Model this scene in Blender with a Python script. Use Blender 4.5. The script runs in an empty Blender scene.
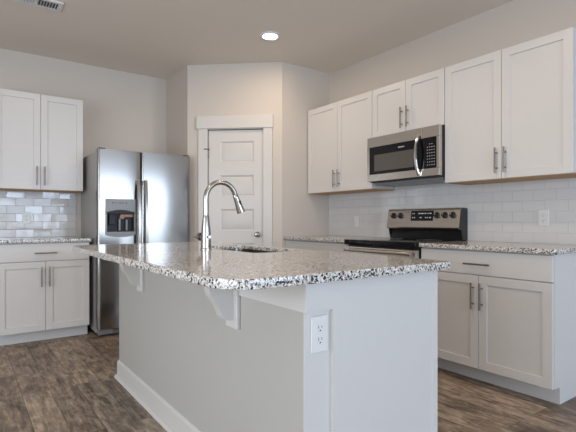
import bpy, bmesh, math, random
from mathutils import Vector, Matrix
random.seed(7)
C = bpy.context.scene.collection
PI = math.pi

# ------------------------------------------------------------------ camera, world, big lights, exposure
cam_d = bpy.data.cameras.new('camera')
cam = bpy.data.objects.new('camera', cam_d); C.objects.link(cam)
cam_d.sensor_width = 36.0
cam_d.lens = 449.87 * 36.0 / 576.0
cam_d.shift_y = 5.0755 / 576.0
cam_d.clip_start = 0.05
cam.location = (0, 0, 1.0757)
cam.rotation_euler = (PI / 2, 0, -0.6285)
bpy.context.scene.camera = cam

sc = bpy.context.scene
sc.view_settings.view_transform = 'Standard'
sc.view_settings.look = 'None'
sc.view_settings.gamma = 1.0
sc.view_settings.use_curve_mapping = False
sc.view_settings.exposure = 0.45

w = bpy.data.worlds.new('world'); sc.world = w; w.use_nodes = True
w.node_tree.nodes['Background'].inputs[0].default_value = (0.70, 0.82, 1.0, 1)
w.node_tree.nodes['Background'].inputs[1].default_value = 0.6

def area_light(name, loc, rot, sx, sy, power, color):
    d = bpy.data.lights.new(name, 'AREA'); d.shape = 'RECTANGLE'; d.size = sx; d.size_y = sy
    d.energy = power; d.color = color
    o = bpy.data.objects.new(name, d); o.location = loc; o.rotation_euler = rot; C.objects.link(o); return o

# daylight through the windows behind the camera, plus a fill added at the left wall
area_light('daylight_sky', (1.95, -5.37, 1.80), (PI / 2, 0, 0), 6.6, 1.1, 185, (0.66, 0.80, 1.0))
area_light('daylight_ground', (1.95, -5.36, 0.75), (PI / 2, 0, 0), 6.6, 0.98, 75, (0.70, 0.83, 1.0))
area_light('side_fill', (-2.78, 0.6, 1.2), (PI / 2, 0, -PI / 2), 4.4, 1.9, 112, (0.88, 0.94, 1.0))  # unseen source added to brighten the range-side fronts

# ------------------------------------------------------------------ shape helpers
def box(bm, x0, x1, y0, y1, z0, z1, bev=0.0, seg=1):
    vs = [bm.verts.new(p) for p in ((x0,y0,z0),(x1,y0,z0),(x1,y1,z0),(x0,y1,z0),(x0,y0,z1),(x1,y0,z1),(x1,y1,z1),(x0,y1,z1))]
    fs = [bm.faces.new([vs[i] for i in f]) for f in ((3,2,1,0),(4,5,6,7),(0,1,5,4),(1,2,6,5),(2,3,7,6),(3,0,4,7))]
    if bev > 0:
        es = list({e for f in fs for e in f.edges})
        bmesh.ops.bevel(bm, geom=es, offset=bev, segments=seg, affect='EDGES', profile=0.5)

def prism(bm, pts, axis, a, b):
    """closed 2D profile pts swept from a to b along axis ('x','y','z')"""
    def mk(p, t):
        return {'x': (t, p[0], p[1]), 'y': (p[0], t, p[1]), 'z': (p[0], p[1], t)}[axis]
    A = [bm.verts.new(mk(p, a)) for p in pts]; B = [bm.verts.new(mk(p, b)) for p in pts]
    n = len(pts)
    bm.faces.new(A); bm.faces.new(B[::-1])
    for i in range(n):
        j = (i + 1) % n
        bm.faces.new((A[j], A[i], B[i], B[j]))

def tube(bm, pts, rad, seg=16, cap=True):
    pts = [Vector(p) for p in pts]; n = len(pts)
    if not hasattr(rad, '__len__'): rad = [rad] * n
    t0 = (pts[1] - pts[0]).normalized()
    u = t0.orthogonal().normalized(); rings = []
    pt = t0
    for i, p in enumerate(pts):
        t = (pts[min(i+1, n-1)] - pts[max(i-1, 0)]).normalized()
        q = pt.rotation_difference(t); u = q @ u; pt = t
        v = t.cross(u)
        rings.append([bm.verts.new(p + rad[i] * (math.cos(2*PI*k/seg) * u + math.sin(2*PI*k/seg) * v)) for k in range(seg)])
    for a, b in zip(rings, rings[1:]):
        for k in range(seg):
            bm.faces.new((a[k], a[(k+1) % seg], b[(k+1) % seg], b[k]))
    if cap:
        bm.faces.new(rings[0][::-1]); bm.faces.new(rings[-1])

def cyl(bm, p0, p1, r, seg=16): tube(bm, [p0, p1], r, seg)

def lathe(bm, prof, seg=24, center=(0, 0, 0)):
    """prof: list of (radius, z)"""
    rings = []
    for r, z in prof:
        rings.append([bm.verts.new((center[0] + r*math.cos(2*PI*k/seg), center[1] + r*math.sin(2*PI*k/seg), center[2] + z)) for k in range(seg)])
    for a, b in zip(rings, rings[1:]):
        for k in range(seg):
            bm.faces.new((a[k], a[(k+1) % seg], b[(k+1) % seg], b[k]))
    bm.faces.new(rings[0][::-1]); bm.faces.new(rings[-1])

def obj(name, bm, mat, parent=None, smooth=True):
    bmesh.ops.recalc_face_normals(bm, faces=bm.faces[:])
    me = bpy.data.meshes.new(name); bm.to_mesh(me); bm.free()
    if smooth:
        for p in me.polygons: p.use_smooth = True
        me.set_sharp_from_angle(angle=math.radians(28))
    me.materials.append(mat)
    o = bpy.data.objects.new(name, me); C.objects.link(o)
    if parent is not None: o.parent = parent
    return o

def B(): return bmesh.new()

def boxobj(name, mat, parent, *dims, bev=0.0):
    bm = B(); box(bm, *dims, bev=bev); return obj(name, bm, mat, parent)

def thing(name, label, cat, loc=(0, 0, 0), rotz=0.0, group=None):
    o = bpy.data.objects.new(name, None); C.objects.link(o); o.empty_display_size = 0.1
    o.location = loc; o.rotation_euler = (0, 0, rotz); o['label'] = label; o['category'] = cat
    if group: o['group'] = group
    return o

def tag(o, label, cat, group=None):
    o['label'] = label; o['category'] = cat
    if group: o['group'] = group
    return o

def struct(name, bm, mat, parent=None):
    o = obj(name, bm, mat, parent)
    if parent is None: o['kind'] = 'structure'
    return o

# ------------------------------------------------------------------ materials
def newmat(name):
    m = bpy.data.materials.new(name); m.use_nodes = True
    return m, m.node_tree, m.node_tree.nodes['Principled BSDF']

def N(nt, t, **kw):
    n = nt.nodes.new(t)
    for k, v in kw.items(): setattr(n, k, v)
    return n

def plain(name, col, rough=0.5, metal=0.0, noise=0.0, nscale=60.0, bump=0.0, spec=0.5):
    m, nt, p = newmat(name)
    p.inputs['Base Color'].default_value = (*col, 1); p.inputs['Roughness'].default_value = rough
    p.inputs['Metallic'].default_value = metal; p.inputs['Specular IOR Level'].default_value = spec
    tc = N(nt, 'ShaderNodeTexCoord'); no = N(nt, 'ShaderNodeTexNoise')
    no.inputs['Scale'].default_value = nscale; no.inputs['Detail'].default_value = 3
    nt.links.new(tc.outputs['Object'], no.inputs['Vector'])
    if noise > 0:
        mx = N(nt, 'ShaderNodeMix', data_type='RGBA')
        mx.inputs['A'].default_value = (*[c * (1 - noise) for c in col], 1)
        mx.inputs['B'].default_value = (*[min(1, c * (1 + noise)) for c in col], 1)
        nt.links.new(no.outputs['Fac'], mx.inputs['Factor']); nt.links.new(mx.outputs['Result'], p.inputs['Base Color'])
    if bump > 0:
        b = N(nt, 'ShaderNodeBump'); b.inputs['Strength'].default_value = bump; b.inputs['Distance'].default_value = 0.001
        nt.links.new(no.outputs['Fac'], b.inputs['Height']); nt.links.new(b.outputs['Normal'], p.inputs['Normal'])
    return m

def brushed(name, col, rough, axis=(1, 1, 1), var=0.06):
    m, nt, p = newmat(name)
    p.inputs['Metallic'].default_value = 1.0
    tc = N(nt, 'ShaderNodeTexCoord'); mp = N(nt, 'ShaderNodeMapping'); mp.inputs['Scale'].default_value = axis
    no = N(nt, 'ShaderNodeTexNoise'); no.inputs['Scale'].default_value = 1.0; no.inputs['Detail'].default_value = 4
    nt.links.new(tc.outputs['Object'], mp.inputs['Vector']); nt.links.new(mp.outputs['Vector'], no.inputs['Vector'])
    mr = N(nt, 'ShaderNodeMapRange'); mr.inputs['To Min'].default_value = rough - var; mr.inputs['To Max'].default_value = rough + var
    nt.links.new(no.outputs['Fac'], mr.inputs['Value']); nt.links.new(mr.outputs['Result'], p.inputs['Roughness'])
    p.inputs['Base Color'].default_value = (*col, 1)
    return m

M = {}
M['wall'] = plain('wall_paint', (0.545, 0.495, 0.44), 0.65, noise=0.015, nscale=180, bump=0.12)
M['wall_shaded'] = plain('wall_paint_shaded', (0.40, 0.385, 0.358), 0.65, noise=0.015, nscale=180, bump=0.12)  # wall paint darkened to stand in for shade on the knee wall
M['ceiling'] = plain('ceiling_paint', (0.74, 0.68, 0.61), 0.8, noise=0.02, nscale=140, bump=0.2)
M['trim'] = plain('trim_paint', (0.57, 0.55, 0.525), 0.38)
M['white'] = plain('cabinet_paint', (0.59, 0.578, 0.565), 0.36, noise=0.01, nscale=20)
M['plate'] = plain('white_plastic', (0.68, 0.68, 0.68), 0.3)
M['slot'] = plain('dark_slot', (0.03, 0.03, 0.035), 0.5)
M['underside'] = plain('bare_maple', (0.46, 0.26, 0.10), 0.5, noise=0.2, nscale=12)
M['steel'] = brushed('stainless_steel', (0.335, 0.325, 0.313), 0.18, (2, 2, 160), 0.006)
M['steel_dark'] = brushed('stainless_steel_warm', (0.60, 0.565, 0.52), 0.25, (160, 3, 3), 0.03)
M['nickel'] = brushed('brushed_nickel', (0.37, 0.35, 0.325), 0.24, (80, 80, 80))
M['pull'] = brushed('brushed_pull', (0.20, 0.185, 0.172), 0.38, (90, 90, 90))
M['sink'] = brushed('satin_sink_steel', (0.30, 0.29, 0.28), 0.22, (60, 60, 60))  # steel darkened to stand in for shade inside the bowl
M['hinge'] = brushed('aged_hinge_metal', (0.20, 0.185, 0.17), 0.35, (90, 90, 90))
M['chrome'] = brushed('polished_chrome', (0.80, 0.79, 0.78), 0.10, (50, 50, 50), 0.03)
M['fridge_side'] = plain('fridge_side_paint', (0.33, 0.32, 0.31), 0.45, noise=0.04, nscale=300)
M['black'] = plain('black_plastic', (0.018, 0.018, 0.02), 0.35)
M['gloss'] = plain('black_glass', (0.006, 0.006, 0.008), 0.06, spec=0.3)
M['enamel'] = plain('black_enamel', (0.006, 0.006, 0.007), 0.16, spec=0.2)
M['window_mesh'] = plain('oven_window', (0.085, 0.078, 0.07), 0.15)
M['legend'] = plain('printed_legend', (0.62, 0.62, 0.6), 0.5)
M['logo'] = plain('logo_print', (0.55, 0.55, 0.55), 0.4)
M['grey'] = plain('grey_plastic', (0.19, 0.19, 0.195), 0.3)
M['darkgrey'] = plain('dark_grey_plastic', (0.018, 0.019, 0.024), 0.4, spec=0.25)
M['copper'] = plain('amber_lever', (0.30, 0.11, 0.04), 0.3)

def granite():
    m, nt, p = newmat('speckled_granite')
    tc = N(nt, 'ShaderNodeTexCoord')
    def vor(s, off=0.0):
        mp = N(nt, 'ShaderNodeMapping'); mp.inputs['Location'].default_value = (off, off, off)
        v = N(nt, 'ShaderNodeTexVoronoi'); v.inputs['Scale'].default_value = s
        nt.links.new(tc.outputs['Object'], mp.inputs['Vector'])
        # wobble the cells so that the flecks are irregular
        n = N(nt, 'ShaderNodeTexNoise'); n.inputs['Scale'].default_value = s * 0.9
        nt.links.new(mp.outputs['Vector'], n.inputs['Vector'])
        ad = N(nt, 'ShaderNodeVectorMath', operation='MULTIPLY_ADD')
        ad.inputs[1].default_value = (0.012,) * 3
        nt.links.new(n.outputs['Color'], ad.inputs[0]); nt.links.new(mp.outputs['Vector'], ad.inputs[2])
        nt.links.new(ad.outputs['Vector'], v.inputs['Vector'])
        sep = N(nt, 'ShaderNodeSeparateColor'); nt.links.new(v.outputs['Color'], sep.inputs['Color'])
        return sep
    s1 = vor(230); s2 = vor(165, 3.1)
    r1 = N(nt, 'ShaderNodeValToRGB'); r1.color_ramp.interpolation = 'CONSTANT'
    cols = [(0.0, (0.68, 0.665, 0.64)), (0.34, (0.46, 0.445, 0.42)), (0.52, (0.80, 0.79, 0.77)), (0.68, (0.36, 0.30, 0.25)), (0.80, (0.17, 0.165, 0.16)), (0.92, (0.50, 0.44, 0.38))]
    el = r1.color_ramp.elements
    el[0].position = 0; el[0].color = (*cols[0][1], 1); el[1].position = cols[1][0]; el[1].color = (*cols[1][1], 1)
    for q, c in cols[2:]:
        e = el.new(q); e.color = (*c, 1)
    nt.links.new(s1.outputs[0], r1.inputs['Fac'])
    r2 = N(nt, 'ShaderNodeValToRGB'); r2.color_ramp.interpolation = 'CONSTANT'
    r2.color_ramp.elements[0].color = (0, 0, 0, 1); r2.color_ramp.elements[1].position = 0.77; r2.color_ramp.elements[1].color = (1, 1, 1, 1)
    nt.links.new(s2.outputs[1], r2.inputs['Fac'])
    mx = N(nt, 'ShaderNodeMix', data_type='RGBA'); mx.inputs['B'].default_value = (0.035, 0.035, 0.04, 1)
    nt.links.new(r2.outputs['Color'], mx.inputs['Factor']); nt.links.new(r1.outputs['Color'], mx.inputs['A'])
    nt.links.new(mx.outputs['Result'], p.inputs['Base Color'])
    p.inputs['Roughness'].default_value = 0.09; p.inputs['IOR'].default_value = 1.55
    return m
M['granite'] = granite()

def planks():
    m, nt, p = newmat('plank_floor')
    tc = N(nt, 'ShaderNodeTexCoord'); sx = N(nt, 'ShaderNodeSeparateXYZ'); cb = N(nt, 'ShaderNodeCombineXYZ')
    nt.links.new(tc.outputs['Object'], sx.inputs[0])
    nt.links.new(sx.outputs['Y'], cb.inputs['X']); nt.links.new(sx.outputs['X'], cb.inputs['Y'])
    br = N(nt, 'ShaderNodeTexBrick'); br.offset = 0.37; br.offset_frequency = 2
    br.inputs['Color1'].default_value = (0, 0, 0, 1); br.inputs['Color2'].default_value = (1, 1, 1, 1); br.inputs['Mortar'].default_value = (0.0, 0.0, 0.0, 1)
    br.inputs['Scale'].default_value = 1.0; br.inputs['Mortar Size'].default_value = 0.0012; br.inputs['Mortar Smooth'].default_value = 0.3
    br.inputs['Brick Width'].default_value = 1.22; br.inputs['Row Height'].default_value = 0.152
    nt.links.new(cb.outputs[0], br.inputs['Vector'])
    # per-plank shift of the grain pattern
    ml = N(nt, 'ShaderNodeVectorMath', operation='MULTIPLY_ADD'); ml.inputs[1].default_value = (7.0, 3.0, 5.0)
    nt.links.new(br.outputs['Color'], ml.inputs[0]); nt.links.new(cb.outputs[0], ml.inputs[2])
    def noise(scale, vec, detail=6, rough=0.6, dist=0.0):
        mp = N(nt, 'ShaderNodeMapping'); mp.inputs['Scale'].default_value = vec
        n = N(nt, 'ShaderNodeTexNoise'); n.inputs['Scale'].default_value = scale; n.inputs['Detail'].default_value = detail
        n.inputs['Roughness'].default_value = rough; n.inputs['Distortion'].default_value = dist
        nt.links.new(ml.outputs[0], mp.inputs['Vector']); nt.links.new(mp.outputs[0], n.inputs['Vector']); return n
    grain = noise(1.0, (5, 60, 1), 7, 0.65, 0.6)
    blot = noise(1.0, (5.5, 13, 1), 5, 0.62, 0.8)
    def math_(op, a, b):
        n = N(nt, 'ShaderNodeMath', operation=op)
        for i, x in enumerate((a, b)):
            if isinstance(x, (int, float)): n.inputs[i].default_value = x
            else: nt.links.new(x, n.inputs[i])
        return n.outputs[0]
    sepc = N(nt, 'ShaderNodeSeparateColor'); nt.links.new(br.outputs['Color'], sepc.inputs[0])
    v = math_('ADD', math_('MULTIPLY', grain.outputs['Fac'], 0.50), math_('MULTIPLY', blot.outputs['Fac'], 0.62))
    cross = noise(1.0, (22, 38, 1), 6, 0.7, 0.4)
    v = math_('ADD', v, math_('MULTIPLY', math_('SUBTRACT', cross.outputs['Fac'], 0.5), 0.30))
    v = math_('ADD', v, math_('MULTIPLY', math_('SUBTRACT', sepc.outputs[0], 0.5), 0.17))
    rp = N(nt, 'ShaderNodeValToRGB'); el = rp.color_ramp.elements
    el[0].position = 0.36; el[0].color = (0.042, 0.030, 0.022, 1)
    el[1].position = 0.76; el[1].color = (0.47, 0.375, 0.285, 1)
    e = el.new(0.48); e.color = (0.120, 0.087, 0.064, 1)
    e = el.new(0.60); e.color = (0.255, 0.192, 0.140, 1)
    nt.links.new(v, rp.inputs['Fac'])
    mx = N(nt, 'ShaderNodeMix', data_type='RGBA'); mx.inputs['B'].default_value = (0.02, 0.014, 0.01, 1)
    nt.links.new(br.outputs['Fac'], mx.inputs['Factor']); nt.links.new(rp.outputs['Color'], mx.inputs['A'])
    nt.links.new(mx.outputs['Result'], p.inputs['Base Color'])
    p.inputs['Roughness'].default_value = 0.42
    b = N(nt, 'ShaderNodeBump'); b.inputs['Strength'].default_value = 0.25; b.inputs['Distance'].default_value = 0.001
    nt.links.new(grain.outputs['Fac'], b.inputs['Height']); nt.links.new(b.outputs['Normal'], p.inputs['Normal'])
    return m
M['floor'] = planks()

def tile(name, col, grout, tilt):
    m, nt, p = newmat(name)
    tc = N(nt, 'ShaderNodeTexCoord'); sx = N(nt, 'ShaderNodeSeparateXYZ'); cb = N(nt, 'ShaderNodeCombineXYZ')
    nt.links.new(tc.outputs['Object'], sx.inputs[0])
    nt.links.new(sx.outputs['X'], cb.inputs['X']); nt.links.new(sx.outputs['Z'], cb.inputs['Y'])
    br = N(nt, 'ShaderNodeTexBrick'); br.offset = 0.5
    br.inputs['Color1'].default_value = (0, 0, 0, 1); br.inputs['Color2'].default_value = (1, 1, 1, 1); br.inputs['Mortar'].default_value = (0.5, 0.5, 0.5, 1)
    br.inputs['Scale'].default_value = 1.0; br.inputs['Mortar Size'].default_value = 0.0016; br.inputs['Mortar Smooth'].default_value = 0.2
    br.inputs['Brick Width'].default_value = 0.1545; br.inputs['Row Height'].default_value = 0.0775
    nt.links.new(cb.outputs[0], br.inputs['Vector'])
    mx = N(nt, 'ShaderNodeMix', data_type='RGBA'); mx.inputs['A'].default_value = (*col, 1); mx.inputs['B'].default_value = (*grout, 1)
    nt.links.new(br.outputs['Fac'], mx.inputs['Factor']); nt.links.new(mx.outputs['Result'], p.inputs['Base Color'])
    rr = N(nt, 'ShaderNodeMapRange'); rr.inputs['To Min'].default_value = 0.07; rr.inputs['To Max'].default_value = 0.6
    nt.links.new(br.outputs['Fac'], rr.inputs['Value']); nt.links.new(rr.outputs['Result'], p.inputs['Roughness'])
    wn = N(nt, 'ShaderNodeTexWhiteNoise'); wn.noise_dimensions = '3D'
    nt.links.new(br.outputs['Color'], wn.inputs['Vector'])
    sb = N(nt, 'ShaderNodeVectorMath', operation='SUBTRACT'); sb.inputs[1].default_value = (0.5, 0.5, 0.5)
    nt.links.new(wn.outputs['Color'], sb.inputs[0])
    bp = N(nt, 'ShaderNodeBump'); bp.inputs['Strength'].default_value = 0.6; bp.inputs['Distance'].default_value = 0.002; bp.invert = True
    nt.links.new(br.outputs['Fac'], bp.inputs['Height'])
    ad = N(nt, 'ShaderNodeVectorMath', operation='MULTIPLY_ADD'); ad.inputs[1].default_value = (tilt, tilt, tilt)
    nt.links.new(sb.outputs[0], ad.inputs[0]); nt.links.new(bp.outputs['Normal'], ad.inputs[2])
    nm = N(nt, 'ShaderNodeVectorMath', operation='NORMALIZE'); nt.links.new(ad.outputs[0], nm.inputs[0])
    nt.links.new(nm.outputs[0], p.inputs['Normal'])
    return m
M['tile'] = tile('white_subway_tile', (0.61, 0.61, 0.615), (0.52, 0.515, 0.51), 0.02)
M['tile_left'] = tile('glossy_subway_tile', (0.56, 0.557, 0.555), (0.33, 0.32, 0.315), 0.07)

def glow(name, col, s):
    m, nt, p = newmat(name)
    p.inputs['Base Color'].default_value = (0.9, 0.9, 0.88, 1)
    p.inputs['Emission Color'].default_value = (*col, 1); p.inputs['Emission Strength'].default_value = s
    return m
M['lens'] = glow('lit_lens', (1.0, 0.93, 0.82), 9.0)

# ------------------------------------------------------------------ room shell
XR, YB, ZC = 3.3665, 5.1226, 2.738
P1 = (1.954, 4.512); P2 = (2.709, 3.833)
XL, XF, YF = -2.65, 6.05, -5.23           # left wall, far right wall of the dining side, wall behind the camera
YE = 1.02                                  # where the range wall ends towards the dining side

bm = B(); box(bm, XL-0.2, XF+0.2, YF-0.2, YB+0.2, -0.1, 0.0); struct('floor', bm, M['floor'])
bm = B(); box(bm, XL-0.2, XF+0.2, YF-0.2, YB+0.2, ZC, ZC+0.1); struct('ceiling', bm, M['ceiling'])
bm = B(); box(bm, XL-0.12, XR+0.12, YB, YB+0.12, 0, ZC); struct('wall_back', bm, M['wall'])
bm = B(); box(bm, XR, XR+0.12, YE, YB, 0, ZC); struct('wall_right', bm, M['wall'])
bm = B(); box(bm, XR+0.12, XF+0.12, YE, YE+0.12, 0, ZC); struct('wall_dining', bm, M['wall'])
bm = B(); box(bm, XF, XF+0.12, YF, YE, 0, ZC); struct('wall_end', bm, M['wall'])
# left wall with an opening added for the side fill
bm = B(); wy0, wy1, wz0, wz1 = -1.6, 2.8, 0.2, 2.2
box(bm, XL-0.12, XL, YF, wy0, 0, ZC); box(bm, XL-0.12, XL, wy1, YB, 0, ZC)
box(bm, XL-0.12, XL, wy0, wy1, 0, wz0); box(bm, XL-0.12, XL, wy0, wy1, wz1, ZC)
struct('wall_left', bm, M['wall'])
# wall behind the camera with a wide run of windows
bm = B(); wx0, wx1, vz0, vz1 = -1.35, 5.25, 0.3, 2.3
box(bm, XL, wx0, YF-0.12, YF, 0, ZC); box(bm, wx1, XF, YF-0.12, YF, 0, ZC)
box(bm, wx0, wx1, YF-0.12, YF, 0, vz0); box(bm, wx0, wx1, YF-0.12, YF, vz1, ZC)
struct('wall_rear', bm, M['wall'])
bm = B()
nw = 6
for i in range(nw + 1):
    x = wx0 + (wx1 - wx0) * i / nw
    box(bm, max(wx0, x-0.05), min(wx1, x+0.05), YF-0.09, YF-0.02, vz0, vz1)
box(bm, wx0, wx1, YF-0.09, YF-0.02, vz0, vz0+0.06); box(bm, wx0, wx1, YF-0.09, YF-0.02, vz1-0.06, vz1)
box(bm, wx0, wx1, YF-0.08, YF-0.03, 1.23, 1.27)
struct('window_1', bm, M['trim'])
bm = B()
for i in range(6):
    y = wy0 + (wy1 - wy0) * i / 5
    box(bm, XL-0.09, XL-0.02, max(wy0, y-0.05), min(wy1, y+0.05), wz0, wz1)
box(bm, XL-0.09, XL-0.02, wy0, wy1, wz0, wz0+0.06); box(bm, XL-0.09, XL-0.02, wy0, wy1, wz1-0.06, wz1)
struct('fill_window', bm, M['trim'])  # frame of the unseen opening added for the side fill

# pantry bump-out: short wall beside the fridge, angled wall with the door, short wall towards the range counter
bm = B(); box(bm, P1[0], P1[0]+0.1, P1[1], YB, 0, ZC); struct('wall_pantry_left', bm, M['wall'])
bm = B(); box(bm, P2[0], XR, P2[1], P2[1]+0.1, 0, ZC); struct('wall_pantry_right', bm, M['wall'])
DL = math.hypot(P2[0]-P1[0], P2[1]-P1[1]); DA = math.atan2(P2[1]-P1[1], P2[0]-P1[0])
def diag(o): o.location = (P1[0], P1[1], 0); o.rotation_euler = (0, 0, DA); return o
d0, d1, dz = 0.217, 0.825, 2.05           # clear opening
bm = B(); box(bm, 0, d0, 0, 0.1, 0, ZC); box(bm, d1, DL, 0, 0.1, 0, ZC); box(bm, d0, d1, 0, 0.1, dz, ZC)
diag(struct('wall_pantry_door', bm, M['wall']))
bm = B()
box(bm, 0.123, d0+0.006, -0.018, 0, 0, dz+0.002, bev=0.002); box(bm, d1-0.006, 0.915, -0.018, 0, 0, dz+0.002, bev=0.002)
box(bm, 0.104, 0.924, -0.026, 0, dz+0.002, 2.188, bev=0.003)
box(bm, d0, d0+0.004, 0, 0.1, 0, dz); box(bm, d1-0.004, d1, 0, 0.1, 0, dz); box(bm, d0, d1, 0, 0.1, dz-0.004, dz)
diag(struct('trim_1', bm, M['trim']))
bm = B(); box(bm, 0.0, 0.123, -0.014, 0, 0, 0.11); box(bm, 0.915, DL, -0.014, 0, 0, 0.11)
diag(struct('baseboard_pantry', bm, M['trim']))

# ------------------------------------------------------------------ panelled doors
def shaker(bm, x0, x1, z0, z1, yf, th=0.02, rail=0.057, dep=0.009):
    """frame-and-panel front in the local frame; front face at y = yf, back at yf+th"""
    yb = yf + th
    box(bm, x0, x0+rail, yf, yb, z0, z1, bev=0.0012); box(bm, x1-rail, x1, yf, yb, z0, z1, bev=0.0012)
    box(bm, x0+rail-0.001, x1-rail+0.001, yf, yb, z0, z0+rail, bev=0.0012); box(bm, x0+rail-0.001, x1-rail+0.001, yf, yb, z1-rail, z1, bev=0.0012)
    box(bm, x0+rail-0.002, x1-rail+0.002, yf+dep, yb-0.002, z0+rail-0.002, z1-rail+0.002)

def pull_v(x, z0, z1, yf, parent):
    bm = B(); y = yf - 0.032
    cyl(bm, (x, y, z0), (x, y, z1), 0.006, 12)
    L = z1 - z0
    for z in (z0 + 0.2*L, z1 - 0.2*L): cyl(bm, (x, yf, z), (x, y, z), 0.0045, 10)
    return obj('handle', bm, M['pull'], parent)

def pull_h(x0, x1, z, yf, parent):
    bm = B(); y = yf - 0.032
    cyl(bm, (x0, y, z), (x1, y, z), 0.006, 12)
    L = x1 - x0
    for x in (x0 + 0.2*L, x1 - 0.2*L): cyl(bm, (x, yf, z), (x, y, z), 0.0045, 10)
    return obj('handle', bm, M['pull'], parent)

ZU0, ZU1 = 1.3735, 2.270
def upper(label, loc, rotz, W, z0, z1, depth=0.3235, mid=None, group='white wall cabinets', under=True):
    """local x from left to right as seen, wall at y=0, front towards -y"""
    t = thing('wall_cabinet', label, 'cabinet', (loc[0], loc[1], z0), rotz, group)
    H = z1 - z0; f = -depth
    boxobj('carcass', M['white'], t, 0.0005, W-0.0005, f+0.0205, -0.001, 0.004, H-0.001)
    boxobj('bottom_panel', M['underside'], t, 0.002, W-0.002, f+0.021, -0.004, -0.004, 0.004)
    mid = W/2 if mid is None else mid
    for k, (a, b) in enumerate(((0.0015, mid-0.0015), (mid+0.0015, W-0.0015))):
        bm = B(); shaker(bm, a, b, 0.0, H, f); d = obj('door', bm, M['white'], t)
        hx = b-0.030 if k == 0 else a+0.030
        pull_v(hx, 0.038, 0.215, f, d)
    return t

R90 = -PI/2
# range wall: local x = Ystart - y
upper('white two-door wall cabinet between pantry corner and microwave', (XR, 3.8205), R90, 3.8205-2.8795, ZU0, ZU1, mid=0.47)
upper('short white two-door cabinet directly above the microwave', (XR, 2.8775), R90, 2.8775-2.1155, 1.8275, ZU1)
upper('large white two-door wall cabinet right of the microwave', (XR, 2.1135), R90, 2.1135-1.2065, ZU0, ZU1)
upper('white two-door wall cabinet left of the refrigerator', (0.2355, YB), 0.0, 0.9785-0.2355, ZU0, ZU1, depth=0.326)

def base(label, loc, rotz, W, depth=0.617, group='white base cabinets', mid=None):
    t = thing('base_cabinet', label, 'cabinet', (loc[0], loc[1], 0), rotz, group)
    f = -depth
    boxobj('carcass', M['white'], t, 0.0, W, f+0.0205, -0.001, 0.102, 0.884)
    boxobj('toe_kick', M['white'], t, 0.0, W, f+0.088, -0.001, 0.0, 0.102)
    mid = W/2 if mid is None else mid
    bm = B(); box(bm, 0.002, W-0.002, f, f+0.02, 0.7215, 0.876, bev=0.0015)
    d = obj('drawer_front', bm, M['white'], t); pull_h(mid-0.09, mid+0.09, 0.793, f, d)
    for k, (a, b) in enumerate(((0.002, mid-0.0015), (mid+0.0015, W-0.002))):
        bm = B(); shaker(bm, a, b, 0.104, 0.7165, f); dd = obj('door', bm, M['white'], t)
        hx = b-0.033 if k == 0 else a+0.027
        pull_v(hx, 0.496, 0.670, f, dd)
    return t
base('white base cabinet right of the range with one drawer over two doors', (XR, 2.112), R90, 2.112-1.1955, mid=2.112-1.6565)
base('white base cabinet in the corner between pantry and range', (XR, 3.8315), R90, 3.8315-2.8795)
base('white base cabinet with drawer left of the refrigerator', (0.2435, YB), 0.0, 0.9755-0.2435, depth=0.612)

# ------------------------------------------------------------------ stone tops
def slab(name, outline, holes, z0, z1, label, bev=0.004):
    cu = bpy.data.curves.new(name, 'CURVE'); cu.dimensions = '2D'; cu.fill_mode = 'BOTH'
    cu.extrude = (z1-z0)/2 - bev; cu.bevel_depth = bev; cu.bevel_resolution = 2; cu.offset = -bev
    for pts in [outline] + holes:
        s = cu.splines.new('POLY'); s.points.add(len(pts)-1); s.use_cyclic_u = True
        for q, p in zip(s.points, pts): q.co = (p[0], p[1], 0, 1)
    tmp = bpy.data.objects.new('tmp', cu); C.objects.link(tmp)
    dg = bpy.context.evaluated_depsgraph_get()
    me = bpy.data.meshes.new_from_object(tmp.evaluated_get(dg))
    bpy.data.objects.remove(tmp); bpy.data.curves.remove(cu)
    me.name = name
    me.materials.clear(); me.materials.append(M['granite'])
    for p in me.polygons: p.use_smooth = True
    me.set_sharp_from_angle(angle=math.radians(28))
    o = bpy.data.objects.new(name, me); o.location = (0, 0, (z0+z1)/2); C.objects.link(o)
    return tag(o, label, 'countertop', 'granite countertops')

def rrect(x0, x1, y0, y1, r, n=10):
    """rounded rectangle; r = radii for (x0,y0),(x1,y0),(x1,y1),(x0,y1)"""
    out = []
    for (cx, cy, a0, rr) in ((x0+r[0], y0+r[0], PI, r[0]), (x1-r[1], y0+r[1], 1.5*PI, r[1]), (x1-r[2], y1-r[2], 0, r[2]), (x0+r[3], y1-r[3], 0.5*PI, r[3])):
        for i in range(n+1):
            a = a0 + 0.5*PI*i/n
            out.append((cx+rr*math.cos(a), cy+rr*math.sin(a)))
    return out
CT0, CT1 = 0.884, 0.915
SX0, SX1, SY0, SY1 = 1.198, 1.502, 1.925, 2.60
slab('countertop', rrect(0.576, 1.590, 1.063, 3.25, (0.115, 0.03, 0.03, 0.12)), [rrect(SX0, SX1, SY0, SY1, (0.04,)*4)[::-1]], CT0, CT1,
     'large rounded speckled granite top on the kitchen island')
slab('countertop', rrect(XR-0.64, XR-0.0095, 1.168, 2.1125, (0.012, 0.004, 0.002, 0.002)), [], CT0, CT1, 'speckled granite counter right of the range')
slab('countertop', rrect(XR-0.64, XR-0.0095, 2.8785, 3.8325, (0.002,)*4), [], CT0, CT1, 'speckled granite counter between pantry corner and range')
slab('countertop', rrect(0.20, 0.990, YB-0.638, YB-0.0095, (0.002, 0.01, 0.002, 0.002)), [], CT0, CT1, 'speckled granite counter left of the refrigerator')

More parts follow.
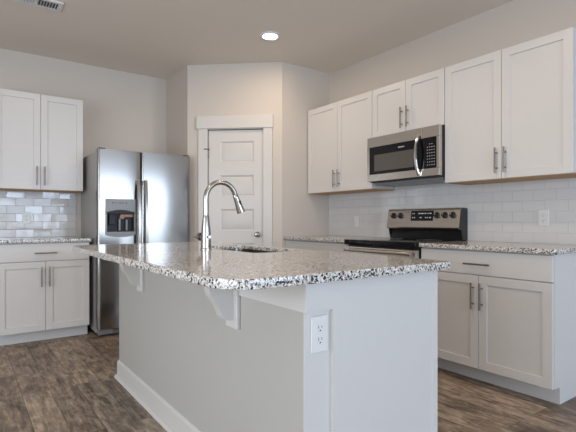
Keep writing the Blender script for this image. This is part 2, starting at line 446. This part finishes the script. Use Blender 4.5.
# tiled splash areas
o = None
bm = B(); box(bm, 0, 3.833-1.185, -0.009, 0, 0, 1.405-0.915); o = struct('wall_tile_right', bm, M['tile'])
o.location = (XR, 3.8328, 0.915); o.rotation_euler = (0, 0, R90)
bm = B(); box(bm, 0, 0.974-0.2, -0.009, 0, 0, ZU0-0.915); o = struct('wall_tile_left', bm, M['tile_left'])
o.location = (0.2, YB, 0.915)

# ------------------------------------------------------------------ island
isl = thing('kitchen_island', 'white and greige kitchen island under the large granite top', 'island', (1.21, 2.12, 0))
ix, iy = -1.21, -2.12
def ibox(name, mat, x0, x1, y0, y1, z0, z1, bev=0.0, parent=None):
    return boxobj(name, mat, parent or isl, x0+ix, x1+ix, y0+iy, y1+iy, z0, z1, bev=bev)
I0, I1, IY0, IY1 = 0.8805, 1.5435, 1.1175, 3.185
kw = ibox('knee_wall', M['wall_shaded'], I0, 0.994, IY0+0.010, IY1, 0, CT0)
bm = B(); box(bm, I0+ix, 0.9895+ix, IY0-0.003+iy, IY0+0.010+iy, 0.7865, CT0); obj('end_blocking', bm, M['white'], isl)
bm = B(); box(bm, I0+ix, 0.993+ix, IY0+0.006+iy, IY0+0.010+iy, 0, 0.7865); obj('wall_end_panel', bm, M['white'], isl)
ibox('end_panel', M['white'], 0.9895, I1-0.026, IY0-0.010, IY0+0.014, 0, CT0)
ibox('corner_stile', M['white'], I1-0.026, I1, IY0-0.013, IY0+0.014, 0, CT0, bev=0.001)
bm = B()
box(bm, I0-0.0065+ix, 0.9895+ix, IY0-0.010+iy, IY0-0.003+iy, 0.7865, CT0)
obj('end_trim', bm, M['white'], isl)
ibox('side_trim', M['trim'], I0-0.0065, I0, IY0-0.003, IY1, 0.7865, CT0)
bm = B()
box(bm, I0-0.012+ix, I0+ix, IY0+0.0+iy, IY1+0.012+iy, 0.0, 0.108); prism(bm, [(I0-0.012+ix, 0.108), (I0+ix, 0.108), (I0+ix, 0.120), (I0-0.006+ix, 0.116)], 'y', IY0+iy, IY1+0.012+iy)
box(bm, I0+ix, 0.994+ix, IY1+iy, IY1+0.012+iy, 0.0, 0.118)
bb = obj('baseboard', bm, M['trim'], isl)
bm = B(); prism(bm, [(I0-0.028+ix, 0), (I0-0.012+ix, 0), (I0-0.012+ix, 0.02), (I0-0.018+ix, 0.018), (I0-0.025+ix, 0.010)], 'y', IY0+iy, IY1+0.028+iy)
obj('shoe_moulding', bm, M['trim'], bb)
ibox('far_panel', M['white'], 0.994, I1, IY1-0.018, IY1, 0.102, CT0)
ibox('face_frame', M['white'], I1-0.03, I1-0.0205, IY0+0.014, IY1-0.018, 0.102, CT0)
ibox('toe_kick', M['white'], I1-0.09, I1-0.075, IY0+0.014, IY1, 0.0, 0.102)
wdt = (IY1-0.02 - (IY0+0.016)) / 4
for i in range(4):
    y0 = IY0+0.016+i*wdt
    bm = B(); shaker(bm, 0.002, wdt-0.002, 0.104, 0.872, 0.0)
    d = obj('door', bm, M['white'], isl); d.location = (I1+ix, y0+iy, 0); d.rotation_euler = (0, 0, PI/2)
    pull_v(wdt-0.03 if i % 2 == 0 else 0.03, 0.65, 0.83, 0.0, d)

def corbel(label, y):
    t = thing('corbel', label, 'bracket', (I0, y, 0), 0, 'corbels under the island overhang')
    bm = B(); box(bm, -0.016, -0.001, -0.046, 0.046, 0.654, 0.7855, bev=0.002); box(bm, -0.0165, -0.0072, -0.046, 0.046, 0.785, CT0-0.0005)
    obj('back_plate', bm, M['trim'], t)
    pts = [(-0.016, CT0-0.0005), (-0.016, 0.688)]
    prof = [(-0.030, 0.688), (-0.050, 0.692), (-0.063, 0.703), (-0.068, 0.715), (-0.076, 0.737), (-0.088, 0.757), (-0.102, 0.775), (-0.113, 0.793), (-0.118, 0.812), (-0.122, 0.822), (-0.150, 0.838), (-0.190, 0.846), (-0.215, 0.853), (-0.222, 0.866), (-0.222, CT0-0.0005)]
    bm = B(); prism(bm, pts + prof, 'y', -0.02, 0.03); obj('bracket_arm', bm, M['trim'], t)
    return t
corbel('white curved corbel under the island overhang, nearer to the outlet end', 1.572)
corbel('white curved corbel under the island overhang, nearer to the refrigerator', 2.710)

# sink and faucet
snk = thing('kitchen_sink', 'stainless undermount sink set into the island top', 'sink', ((SX0+SX1)/2, (SY0+SY1)/2, 0.69))
bm = B()
def ring(z, grow, r): return [bm.verts.new((x-(SX0+SX1)/2, y-(SY0+SY1)/2, z-0.69)) for x, y in rrect(SX0-grow, SX1+grow, SY0-grow, SY1+grow, (r,)*4)]
rs = [ring(CT0-0.0008, 0.009, 0.05), ring(CT0-0.0008, -0.001, 0.044), ring(CT0+0.011, -0.001, 0.044), ring(CT0+0.011, -0.0035, 0.042), ring(0.72, -0.006, 0.05), ring(0.70, -0.02, 0.05), ring(0.695, -0.06, 0.05)]  # rim raised into the cutout, its dark steel standing in for shade below the granite
for a, b in zip(rs, rs[1:]):
    n = len(a)
    for k in range(n): bm.faces.new((a[k], b[k], b[(k+1) % n], a[(k+1) % n]))
bm.faces.new(rs[-1])
obj('basin', bm, M['sink'], snk)
bm = B(); lathe(bm, [(0.045, 0.0055), (0.045, 0.009), (0.03, 0.009), (0.03, 0.007)], 20); obj('drain', bm, M['nickel'], snk)

FX, FY = 1.120, 2.330
fau = thing('faucet', 'tall brushed nickel gooseneck faucet on the island', 'faucet', (FX, FY, CT1))
bm = B(); lathe(bm, [(0.032, 0.0), (0.032, 0.004), (0.0285, 0.008), (0.028, 0.05), (0.027, 0.09), (0.0245, 0.125), (0.0205, 0.16), (0.0178, 0.185), (0.0165, 0.192)], 28)
obj('body', bm, M['nickel'], fau)
bm = B(); rad = 0.096; zc = 0.398 - 0.0135 - rad
pts = [(0, 0, 0.188), (0, 0, 0.22), (0, 0, zc-0.02)]
for i in range(0, 19):
    a = PI - i*math.radians(163)/18
    pts.append((rad + rad*math.cos(a), 0, zc + rad*math.sin(a)))
tube(bm, pts, 0.0148, 18); obj('spout', bm, M['nickel'], fau)
pe = Vector(pts[-1]); dr = (Vector(pts[-1]) - Vector(pts[-2])).normalized()
q = [pe - dr*0.002, pe + dr*0.003, pe + dr*0.02, pe + dr*0.055, pe + dr*0.092, pe + dr*0.112]
bm = B(); tube(bm, q, [0.0135, 0.0162, 0.0172, 0.0195, 0.0232, 0.0245], 20); h = obj('spray_head', bm, M['nickel'], fau)
bm = B(); side = Vector((0, -1, 0)); outw = dr.cross(side).normalized()
bc = pe + dr*0.042 - side*0.0
tube(bm, [bc + Vector((0.3, -0.95, 0.2)).normalized()*0.010 + dr*0.022, bc + Vector((0.3, -0.95, 0.2)).normalized()*0.0155 + dr*0.0], [0.0115, 0.010], 12)
obj('spray_button', bm, M['black'], h)
bm = B(); cyl(bm, (0, 0.0, 0.070), (0, 0.060, 0.070), 0.0145, 20); cyl(bm, (0, -0.048, 0.072), (0, 0.0, 0.072), 0.009, 16); hv = obj('valve', bm, M['nickel'], fau)
bm = B(); cyl(bm, (0, 0.060, 0.070), (0, 0.084, 0.070), 0.024, 20); tube(bm, [(0, 0.072, 0.07), (-0.022, 0.086, 0.069), (-0.040, 0.094, 0.068)], [0.007, 0.006, 0.0055], 10)
obj('lever', bm, M['nickel'], hv)

# ------------------------------------------------------------------ refrigerator
FX0, FX1, FS, FYF = 1.0145, 1.930, 1.4165, 4.362
fr = thing('refrigerator', 'stainless side-by-side refrigerator with ice dispenser', 'refrigerator', (FX0, FYF, 0))
FD = YB - 0.03 - FYF; FW = FX1 - FX0
boxobj('cabinet_body', M['fridge_side'], fr, 0.004, FW-0.004, 0.088, FD, 0.03, 1.728, bev=0.004)
bm = B(); box(bm, 0.03, FW-0.03, 0.085, 0.5, 0.0, 0.03); obj('base', bm, M['black'], fr)
bm = B(); box(bm, 0.012, FW-0.012, 0.035, 0.088, 0.014, 0.068, bev=0.006)
obj('toe_grille', bm, M['grey'], fr)
bm = B()
for i in range(5): box(bm, 0.14, FW-0.14, 0.0335, 0.036, 0.022+i*0.009, 0.026+i*0.009)
obj('grille_slots', bm, M['slot'], fr)
def front_y(x, w, r=0.022, sag=0.008):
    y = sag*((2*x/w-1)**2)
    for e in (x, w-x):
        if e < r: y += r - math.sqrt(max(0.0, r*r-(r-e)**2))
    return y
def curved_panel(bm, xa, xb, w, x_off, z0, z1, yb, n=16):
    xs = [xa + (xb-xa)*i/n for i in range(n+1)]
    if xa < 0.001: xs = sorted(set(xs + [0.001, 0.003, 0.006, 0.010, 0.015]))
    if xb > w-0.001: xs = sorted(set(xs + [w-0.001, w-0.003, w-0.006, w-0.010, w-0.015]))
    pts = [(x_off+x, front_y(x, w)) for x in xs] + [(x_off+xb, yb), (x_off+xa, yb)]
    prism(bm, pts, 'z', z0, z1)
wl = FS - FX0 - 0.003; wr = FX1 - FS - 0.003
dx0, dx1, dz0, dz1 = 0.070, 0.340, 0.952, 1.280          # dispenser opening in the left door
bm = B()
curved_panel(bm, 0, wl, wl, 0, 0.076, dz0, 0.08); curved_panel(bm, 0, wl, wl, 0, dz1, 1.745, 0.08)
curved_panel(bm, 0, dx0, wl, 0, dz0, dz1, 0.08); curved_panel(bm, dx1, wl, wl, 0, dz0, dz1, 0.08)
box(bm, dx0, dx1, 0.072, 0.08, dz0, dz1)
ld = obj('freezer_door', bm, M['steel'], fr)
bm = B(); curved_panel(bm, 0, wr, wr, FS+0.003-FX0, 0.076, 1.745, 0.08, 24); rd = obj('fridge_door', bm, M['steel'], fr)
boxobj('door_gasket', M['black'], fr, 0.012, FW-0.012, 0.079, 0.089, 0.08, 1.735)
def fridge_handle(x, parent):
    z0, z1 = 0.55, 1.472
    bm = B(); n = 24; A = []
    for i in range(n+1):
        t = i/n; z = z0 + (z1-z0)*t
        y = -0.018 - 0.042*math.sin(PI*t)**0.6
        A.append((y, z))
    rings = []
    for y, z in A:
        rings.append([bm.verts.new((x+a, y+b, z)) for a, b in ((-0.016, 0.008), (-0.013, -0.008), (0.013, -0.008), (0.016, 0.008))])
    for a, b in zip(rings, rings[1:]):
        for k in range(4): bm.faces.new((a[k], a[(k+1) % 4], b[(k+1) % 4], b[k]))
    bm.faces.new(rings[0]); bm.faces.new(rings[-1])
    for z in (z0, z1-0.045): box(bm, x-0.014, x+0.014, -0.020, 0.006, z, z+0.045, bev=0.003)
    obj('handle', bm, M['nickel'], parent)
fridge_handle(FS-FX0-0.037, ld); fridge_handle(FS-FX0+0.034, rd)
# dispenser
bm = B(); fy = front_y((dx0+dx1)/2, wl)
box(bm, dx0-0.004, dx1+0.004, -0.004, 0.012, 1.160, dz1+0.004, bev=0.002)
box(bm, dx0-0.004, dx0+0.010, -0.004, 0.012, dz0-0.004, 1.161); box(bm, dx1-0.010, dx1+0.004, -0.004, 0.012, dz0-0.004, 1.161)
prism(bm, [(dx0-0.004, 0.975), (dx1+0.004, 0.975), (dx1+0.004, 0.952), (dx1-0.03, 0.935), (dx1-0.09, 0.925), (dx0+0.09, 0.925), (dx0+0.03, 0.935), (dx0-0.004, 0.952)], 'y', -0.006, 0.012)
dp = obj('dispenser_bezel', bm, M['grey'], ld)
bm = B()
box(bm, dx0+0.004, dx1-0.004, 0.062, 0.0715, dz0+0.002, 1.165); box(bm, dx0+0.002, dx0+0.010, 0.012, 0.0715, dz0+0.002, 1.165); box(bm, dx1-0.010, dx1-0.002, 0.012, 0.0715, dz0+0.002, 1.165)
box(bm, dx0+0.004, dx1-0.004, 0.0, 0.0715, 0.9755, 0.984)
obj('dispenser_recess', bm, M['darkgrey'], ld)
bm = B(); n = 12
arc = [(dx0+0.006+(dx1-dx0-0.012)*i/n, 1.160+0.022*math.sin(PI*i/n)) for i in range(n+1)]
prism(bm, arc + [(dx1-0.006, 1.146), (dx0+0.006, 1.146)], 'y', -0.0075, 0.02); obj('dispenser_hood', bm, M['darkgrey'], ld)
bm = B()
for i, wdt_ in enumerate((0.02, 0.012, 0.026, 0.016, 0.02)): box(bm, 0.125+i*0.03, 0.125+i*0.03+wdt_, -0.0046, -0.0038, 1.243, 1.249)
obj('control_legend', bm, M['darkgrey'], dp)
bm = B(); box(bm, 0.105, 0.165, 0.030, 0.040, 1.04, 1.146, bev=0.004); box(bm, 0.115, 0.155, 0.040, 0.062, 1.12, 1.146); obj('ice_paddle', bm, M['darkgrey'], ld)
bm = B(); box(bm, 0.195, 0.213, 0.028, 0.040, 0.985, 1.10, bev=0.004); box(bm, 0.260, 0.278, 0.028, 0.040, 0.985, 1.09, bev=0.004); obj('water_paddle', bm, M['grey'], ld)
bm = B(); cyl(bm, (0.225, 0.02, 1.118), (0.225, 0.06, 1.118), 0.022, 16); box(bm, 0.24, dx1-0.012, 0.02, 0.055, 1.112, 1.142, bev=0.004); obj('ice_chute', bm, M['copper'], ld)
for xx in (0.012, FW-0.075):
    bm = B(); box(bm, xx, xx+0.06, 0.02, 0.12, 1.7455, 1.757, bev=0.004); box(bm, xx+0.005, xx+0.055, 0.0885, 0.12, 1.7285, 1.7455); obj('hinge_cover', bm, M['black'], fr)

# ------------------------------------------------------------------ range
RY0, RY1 = 2.1165, 2.8755
RW = RY1 - RY0
rg = thing('range', 'stainless electric range with black glass cooktop', 'stove', (XR, RY1, 0), R90)
f = -(XR - 2.69)                                        # front of the cooktop in the local frame
boxobj('oven_body', M['black'], rg, 0.003, RW-0.003, f+0.055, -0.025, 0.03, 0.872)
boxobj('base', M['black'], rg, 0.03, RW-0.03, f+0.10, -0.08, 0.0, 0.03)
bm = B(); box(bm, 0.0, RW, f, -0.09, 0.873, 0.9185, bev=0.006, seg=2); ck = obj('cooktop', bm, M['gloss'], rg)
for (bx, by, br_) in ((0.19, f+0.16, 0.10), (0.57, f+0.16, 0.08), (0.19, f+0.42, 0.08), (0.57, f+0.42, 0.10)):
    bm = B(); V = [[bm.verts.new((bx+r*math.cos(2*PI*k/40), by+r*math.sin(2*PI*k/40), z)) for k in range(40)] for r, z in ((br_, 0.9184), (br_, 0.9188), (br_-0.004, 0.9188), (br_-0.004, 0.9184))]
    for A_, B_ in zip(V, V[1:] + V[:1]):
        for k in range(40): bm.faces.new((A_[k], A_[(k+1) % 40], B_[(k+1) % 40], B_[k]))
    obj('burner_ring', bm, M['grey'], ck)
bm = B(); box(bm, 0.004, RW-0.004, f+0.012, f+0.054, 0.20, 0.862, bev=0.004); od = obj('oven_door', bm, M['steel_dark'], rg)
boxobj('door_window', M['gloss'], od, 0.12, RW-0.12, f+0.0105, f+0.0125, 0.36, 0.68)
bm = B(); cyl(bm, (0.03, f-0.018, 0.832), (RW-0.03, f-0.018, 0.832), 0.0145, 16)
for x in (0.05, RW-0.05): box(bm, x-0.012, x+0.012, f-0.018, f+0.013, 0.820, 0.844)
obj('handle', bm, M['steel_dark'], od)
bm = B(); box(bm, 0.004, RW-0.004, f+0.014, f+0.054, 0.035, 0.19, bev=0.004); obj('storage_drawer', bm, M['steel_dark'], rg)
# back guard
yb_ = -0.0115
bm = B(); prism(bm, [(-0.075, 0.905), (yb_, 0.905), (yb_, 1.16), (-0.075, 1.03)], 'x', 0.006, RW-0.006); obj('splash_panel', bm, M['enamel'], rg)
prof = [(-0.112, 1.006), (-0.131, 1.012), (-0.134, 1.022), (-0.124, 1.06), (-0.108, 1.165), (-0.100, 1.181), (-0.088, 1.187), (-0.03, 1.187), (-0.03, 1.02)]
bm = B(); prism(bm, prof, 'x', 0.0005, RW-0.0005); cp = obj('control_panel', bm, M['steel_dark'], rg)
bm = B()
prof2 = [(-0.08, 0.92), (-0.100, 1.004), (-0.124, 1.012), (-0.128, 1.022), (-0.103, 1.164), (-0.096, 1.178), (-0.084, 1.184), (yb_, 1.18), (yb_, 0.92)]
prism(bm, prof2, 'x', -0.0015, 0.0004); obj('end_cap', bm, M['black'], cp)
bm = B(); prism(bm, prof2, 'x', RW-0.0004, RW+0.0015); obj('end_cap', bm, M['black'], cp)
# the sloping face: point on it at height z, and its outward normal
sl = (-0.108+0.124)/(1.165-1.06)
def face(z): return -0.124 + sl*(z-1.06)
nv = Vector((0, -1, sl)).normalized()
for ky in (2.8035, 2.7225, 2.335, 2.2575, 2.182):
    x = RY1 - ky; z = 1.125; c = Vector((x, face(z), z))
    bm = B(); tube(bm, [c, c+nv*0.004, c+nv*0.006, c+nv*0.024], [0.027, 0.027, 0.022, 0.019], 20)
    a = c + nv*0.026
    box(bm, a.x-0.004, a.x+0.004, a.y-0.006, a.y+0.006, a.z-0.016, a.z+0.016)
    kn = obj('knob', bm, M['black'], cp)
    bm = B(); box(bm, a.x-0.0012, a.x+0.0012, a.y-0.0072, a.y-0.0058, a.z-0.002, a.z+0.014); obj('pointer_mark', bm, M['legend'], kn)
xa, xb = RY1-2.6035, RY1-2.372
za, zb = 1.079, 1.166
bm = B(); prism(bm, [(face(za)-0.003, za), (face(za)+0.001, za), (face(zb)+0.001, zb), (face(zb)-0.003, zb)], 'x', xa, xb); ds = obj('display', bm, M['gloss'], cp)
for zr, cells in ((1.142, [(0.06, 0.10), (0.13, 0.17), (0.34, 0.44), (0.46, 0.58), (0.62, 0.70), (0.76, 0.80), (0.84, 0.93)]), (1.106, [(0.07, 0.12), (0.16, 0.20), (0.42, 0.50), (0.66, 0.70), (0.74, 0.78), (0.84, 0.92)])):
    for u0, u1 in cells:
        hh = 0.0045
        bx0, bx1 = xa+(xb-xa)*u0, xa+(xb-xa)*u1
        bm = B(); prism(bm, [(face(zr-hh)-0.0036, zr-hh), (face(zr-hh)-0.002, zr-hh), (face(zr+hh)-0.002, zr+hh), (face(zr+hh)-0.0036, zr+hh)], 'x', bx0, bx1); obj('legend_mark', bm, M['legend'], ds)


# ------------------------------------------------------------------ microwave
mw = thing('microwave', 'stainless over-the-range microwave hung under the short cabinet', 'microwave', (XR, RY1, 1.40), R90)
z_ = -1.40
f = -(XR - 2.977)
boxobj('case', M['black'], mw, 0.001, RW-0.001, f+0.038, -0.011, 1.424+z_, 1.8225+z_)
bm = B(); box(bm, 0.03, RW-0.02, f+0.075, -0.011, 1.400+z_, 1.424+z_, bev=0.006); obj('vent_base', bm, M['grey'], mw)
sp = RY1 - 2.274                                        # door / control split
T, Bt, GT, GB = 1.8225+z_, 1.430+z_, 1.733+z_, 1.4925+z_
bm = B()
box(bm, 0.0, sp-0.001, f, f+0.036, GT, T, bev=0.003); box(bm, 0.0, sp-0.001, f, f+0.036, Bt, GB, bev=0.003)
box(bm, 0.0, 0.028, f, f+0.036, GB-0.002, GT+0.002)
box(bm, 0.02, sp-0.001, f+0.006, f+0.036, GB-0.004, GT+0.004)
md = obj('door', bm, M['steel_dark'], mw)
bm = B(); box(bm, 0.028, sp-0.0015, f+0.0015, f+0.0065, GB, GT); dg_ = obj('door_glass', bm, M['gloss'], md)
boxobj('viewing_window', M['window_mesh'], dg_, RY1-2.79, RY1-2.36, f+0.0005, f+0.002, 1.517+z_, 1.662+z_)
bm = B(); lx = RY1-2.519
for i, wd in enumerate((4, 5, 2, 5, 2, 5, 5, 2, 5, 4)):
    box(bm, lx, lx+wd*0.0011, f+0.0006, f+0.0018, 1.693+z_, 1.702+z_); lx += wd*0.0011+0.0022
obj('logo', bm, M['logo'], dg_)
bm = B()
box(bm, sp+0.001, RW, f, f+0.036, GT, T, bev=0.003); box(bm, sp+0.001, RW, f, f+0.036, Bt, GB, bev=0.003)
box(bm, RW-0.026, RW, f, f+0.036, GB-0.002, GT+0.002, bev=0.002); box(bm, sp+0.001, RW-0.01, f+0.006, f+0.036, GB-0.004, GT+0.004)
mp_ = obj('control_frame', bm, M['steel_dark'], mw)
bm = B(); box(bm, sp+0.0015, RW-0.026, f+0.0015, f+0.0065, GB, GT); kp = obj('control_panel', bm, M['gloss'], mp_)
bm = B(); kx0, kx1 = sp+0.038, RW-0.036
for r in range(8):
    for c in range(4):
        if r == 0 and c in (0, 3): continue
        cx = kx0 + (kx1-kx0)*(c+0.5)/4; cz = 1.682+z_ - r*0.0235
        box(bm, cx-0.004, cx+0.004, f+0.0008, f+0.002, cz-0.0024, cz+0.0024)
obj('keypad_legend', bm, M['legend'], kp)
bm = B(); n = 22; hx = RY1 - 2.305
rings = []
for i in range(n+1):
    t = i/n; zz = 1.440+z_ + (1.772-1.440)*t
    y = f - 0.004 - 0.046*math.sin(PI*t)**0.75; xx = hx - 0.0 
    hw = 0.011
    rings.append([bm.verts.new((xx+a, y+b, zz)) for a, b in ((-hw, 0.006), (-hw*0.7, -0.006), (hw*0.7, -0.006), (hw, 0.006))])
for a, b in zip(rings, rings[1:]):
    for k in range(4): bm.faces.new((a[k], a[(k+1) % 4], b[(k+1) % 4], b[k]))
bm.faces.new(rings[0]); bm.faces.new(rings[-1])
obj('handle', bm, M['chrome'], md)

# ------------------------------------------------------------------ pantry door
pd = bpy.data.objects.new('door_1', None); C.objects.link(pd); diag(pd); pd['kind'] = 'structure'
a, b, yf, yb2 = d0+0.0088, d1-0.0088, 0.016, 0.051
pa, pb = 0.352, 0.716
zs = [(0.255, 0.485), (0.612, 0.843), (0.972, 1.204), (1.333, 1.562), (1.695, 1.921)]
bm = B()
box(bm, a, pa, yf, yb2, 0.008, 2.038); box(bm, pb, b, yf, yb2, 0.008, 2.038)
edges = [0.008] + [z for p_ in zs for z in p_] + [2.038]
for k in range(0, len(edges), 2): box(bm, pa, pb, yf, yb2, edges[k], edges[k+1])
for (z0, z1) in zs:
    # sloped sticking round a slightly raised field
    o_ = [(pa, z0), (pb, z0), (pb, z1), (pa, z1)]; i_ = [(pa+0.018, z0+0.018), (pb-0.018, z0+0.018), (pb-0.018, z1-0.018), (pa+0.018, z1-0.018)]
    i2 = [(pa+0.030, z0+0.030), (pb-0.030, z0+0.030), (pb-0.030, z1-0.030), (pa+0.030, z1-0.030)]
    V = [[bm.verts.new((x, y, z)) for x, z in L_] for L_, y in ((o_, yf), (i_, yf+0.010), (i2, yf+0.005))]
    for A_, B_ in zip(V, V[1:]):
        for k in range(4): bm.faces.new((A_[k], A_[(k+1) % 4], B_[(k+1) % 4], B_[k]))
    bm.faces.new(V[-1])
obj('door_leaf', bm, M['trim'], pd)
bm = B(); kx, kz = 0.757, 0.935
tube(bm, [(kx, yf, kz), (kx, yf-0.006, kz), (kx, yf-0.010, kz), (kx, yf-0.03, kz), (kx, yf-0.036, kz), (kx, yf-0.050, kz), (kx, yf-0.060, kz), (kx, yf-0.064, kz)], [0.031, 0.031, 0.012, 0.011, 0.022, 0.028, 0.022, 0.008], 20)
obj('door_knob', bm, M['nickel'], pd)
for hz in (0.28, 1.05, 1.79):
    bm = B(); cyl(bm, (d0+0.004, -0.002, hz-0.045), (d0+0.004, -0.002, hz+0.045), 0.0085, 10)
    if hz > 1.5: cyl(bm, (d0-0.03, -0.022, hz+0.047), (d0+0.025, -0.010, hz+0.047), 0.006, 8)
    obj('hinge', bm, M['hinge'], pd)

# ------------------------------------------------------------------ outlets and switch
def outlet(label, loc, rotz, rocker=False, h=0.118, wd=0.071):
    t = thing('light_switch' if rocker else 'wall_outlet', label, 'switch' if rocker else 'outlet', loc, rotz, None if rocker else 'duplex outlets')
    boxobj('cover_plate', M['plate'], t, -wd/2, wd/2, -0.006, 0, -h/2, h/2, bev=0.002)
    if rocker:
        bm = B(); box(bm, -0.0175, 0.0175, -0.0095, -0.006, -0.034, 0.034, bev=0.001); obj('rocker', bm, M['plate'], t)
    else:
        for zz in (-0.0195, 0.0195):
            bm = B(); prism(bm, [(0.017*math.cos(2*PI*k/20), zz+max(-0.014, min(0.014, 0.017*math.sin(2*PI*k/20)))) for k in range(20)], 'y', -0.0075, -0.006)
            s = obj('socket', bm, M['plate'], t)
            bm = B(); box(bm, -0.0075, -0.0055, -0.0079, -0.0074, zz-0.001, zz+0.009); box(bm, 0.0055, 0.0075, -0.0079, -0.0074, zz, zz+0.008)
            cyl(bm, (0, -0.0079, zz-0.008), (0, -0.0074, zz-0.008), 0.0028, 10)
            obj('slots', bm, M['slot'], s)
    return t
outlet('white duplex outlet on the end of the island', (0.940, IY0+0.006, 0.710), 0.0)
outlet('white duplex outlet on the tile right of the range', (XR-0.009, 1.522, 1.099), R90)
outlet('white duplex outlet on the tile left of the refrigerator', (0.524, YB-0.009, 1.108), 0.0)
outlet('white switch plate on the tile left of the range', (XR-0.009, 3.392, 1.072), R90, rocker=True)

# ------------------------------------------------------------------ ceiling fittings
def can_light(label, x, y, power):
    t = thing('ceiling_light', label, 'light', (x, y, ZC), 0, 'recessed ceiling lights')
    bm = B(); n = 32
    prof = [(0.092, 0.0), (0.092, -0.006), (0.088, -0.011), (0.072, -0.013), (0.066, -0.010), (0.066, -0.001)]
    rings = [[bm.verts.new((r*math.cos(2*PI*k/n), r*math.sin(2*PI*k/n), z)) for k in range(n)] for r, z in prof]
    for a_, b_ in zip(rings, rings[1:]):
        for k in range(n): bm.faces.new((a_[k], a_[(k+1) % n], b_[(k+1) % n], b_[k]))
    obj('trim_ring', bm, M['plate'], t)
    bm = B(); lathe(bm, [(0.0655, -0.001), (0.0655, -0.009), (0.04, -0.012), (0.01, -0.0125)], 28); obj('lens', bm, M['lens'], t)
    d = bpy.data.lights.new('lamp', 'AREA'); d.shape = 'DISK'; d.size = 0.13; d.energy = power; d.color = (1.0, 0.76, 0.53)
    l = bpy.data.objects.new('lamp', d); l.location = (0, 0, -0.02); C.objects.link(l); l.parent = t
    return t
can_light('lit round recessed light in the ceiling before the pantry door', 2.24, 3.355, 6)
can_light('lit round recessed light in the ceiling over the left end of the room', 0.62, 3.25, 5)
can_light('lit round recessed light in the ceiling over the range side of the island', 1.75, 1.55, 7.5)
can_light('lit round recessed light in the ceiling over the near end of the island', 0.45, 1.45, 5)

vt = thing('air_vent', 'white ceiling air vent at the top left corner', 'vent', (0.455, 3.862, ZC))
vw, vh = 0.178, 0.085
bm = B()
for x0, x1, y0, y1 in ((-vw, vw, -vh, -vh+0.028), (-vw, vw, vh-0.028, vh), (-vw, -vw+0.028, -vh+0.028, vh-0.028), (vw-0.028, vw, -vh+0.028, vh-0.028), (-0.012, 0.012, -vh+0.028, vh-0.028)): box(bm, x0, x1, y0, y1, -0.010, 0)
obj('frame', bm, M['plate'], vt)
boxobj('duct', M['slot'], vt, -vw+0.02, vw-0.02, -vh+0.02, vh-0.02, -0.0012, -0.0002)
bm = B()
for sgn, xs_ in ((1, 0.02), (-1, -vw+0.03)):
    for i in range(7):
        x = xs_ + i*0.0195
        prism(bm, [(x, -0.0015), (x+0.002, -0.0015), (x+0.002+0.010*(-sgn), -0.011), (x+0.010*(-sgn), -0.011)] if sgn > 0 else [(x, -0.0015), (x+0.002, -0.0015), (x+0.016, -0.011), (x+0.014, -0.011)], 'y', -vh+0.026, vh-0.026)
obj('louvers', bm, M['plate'], vt)
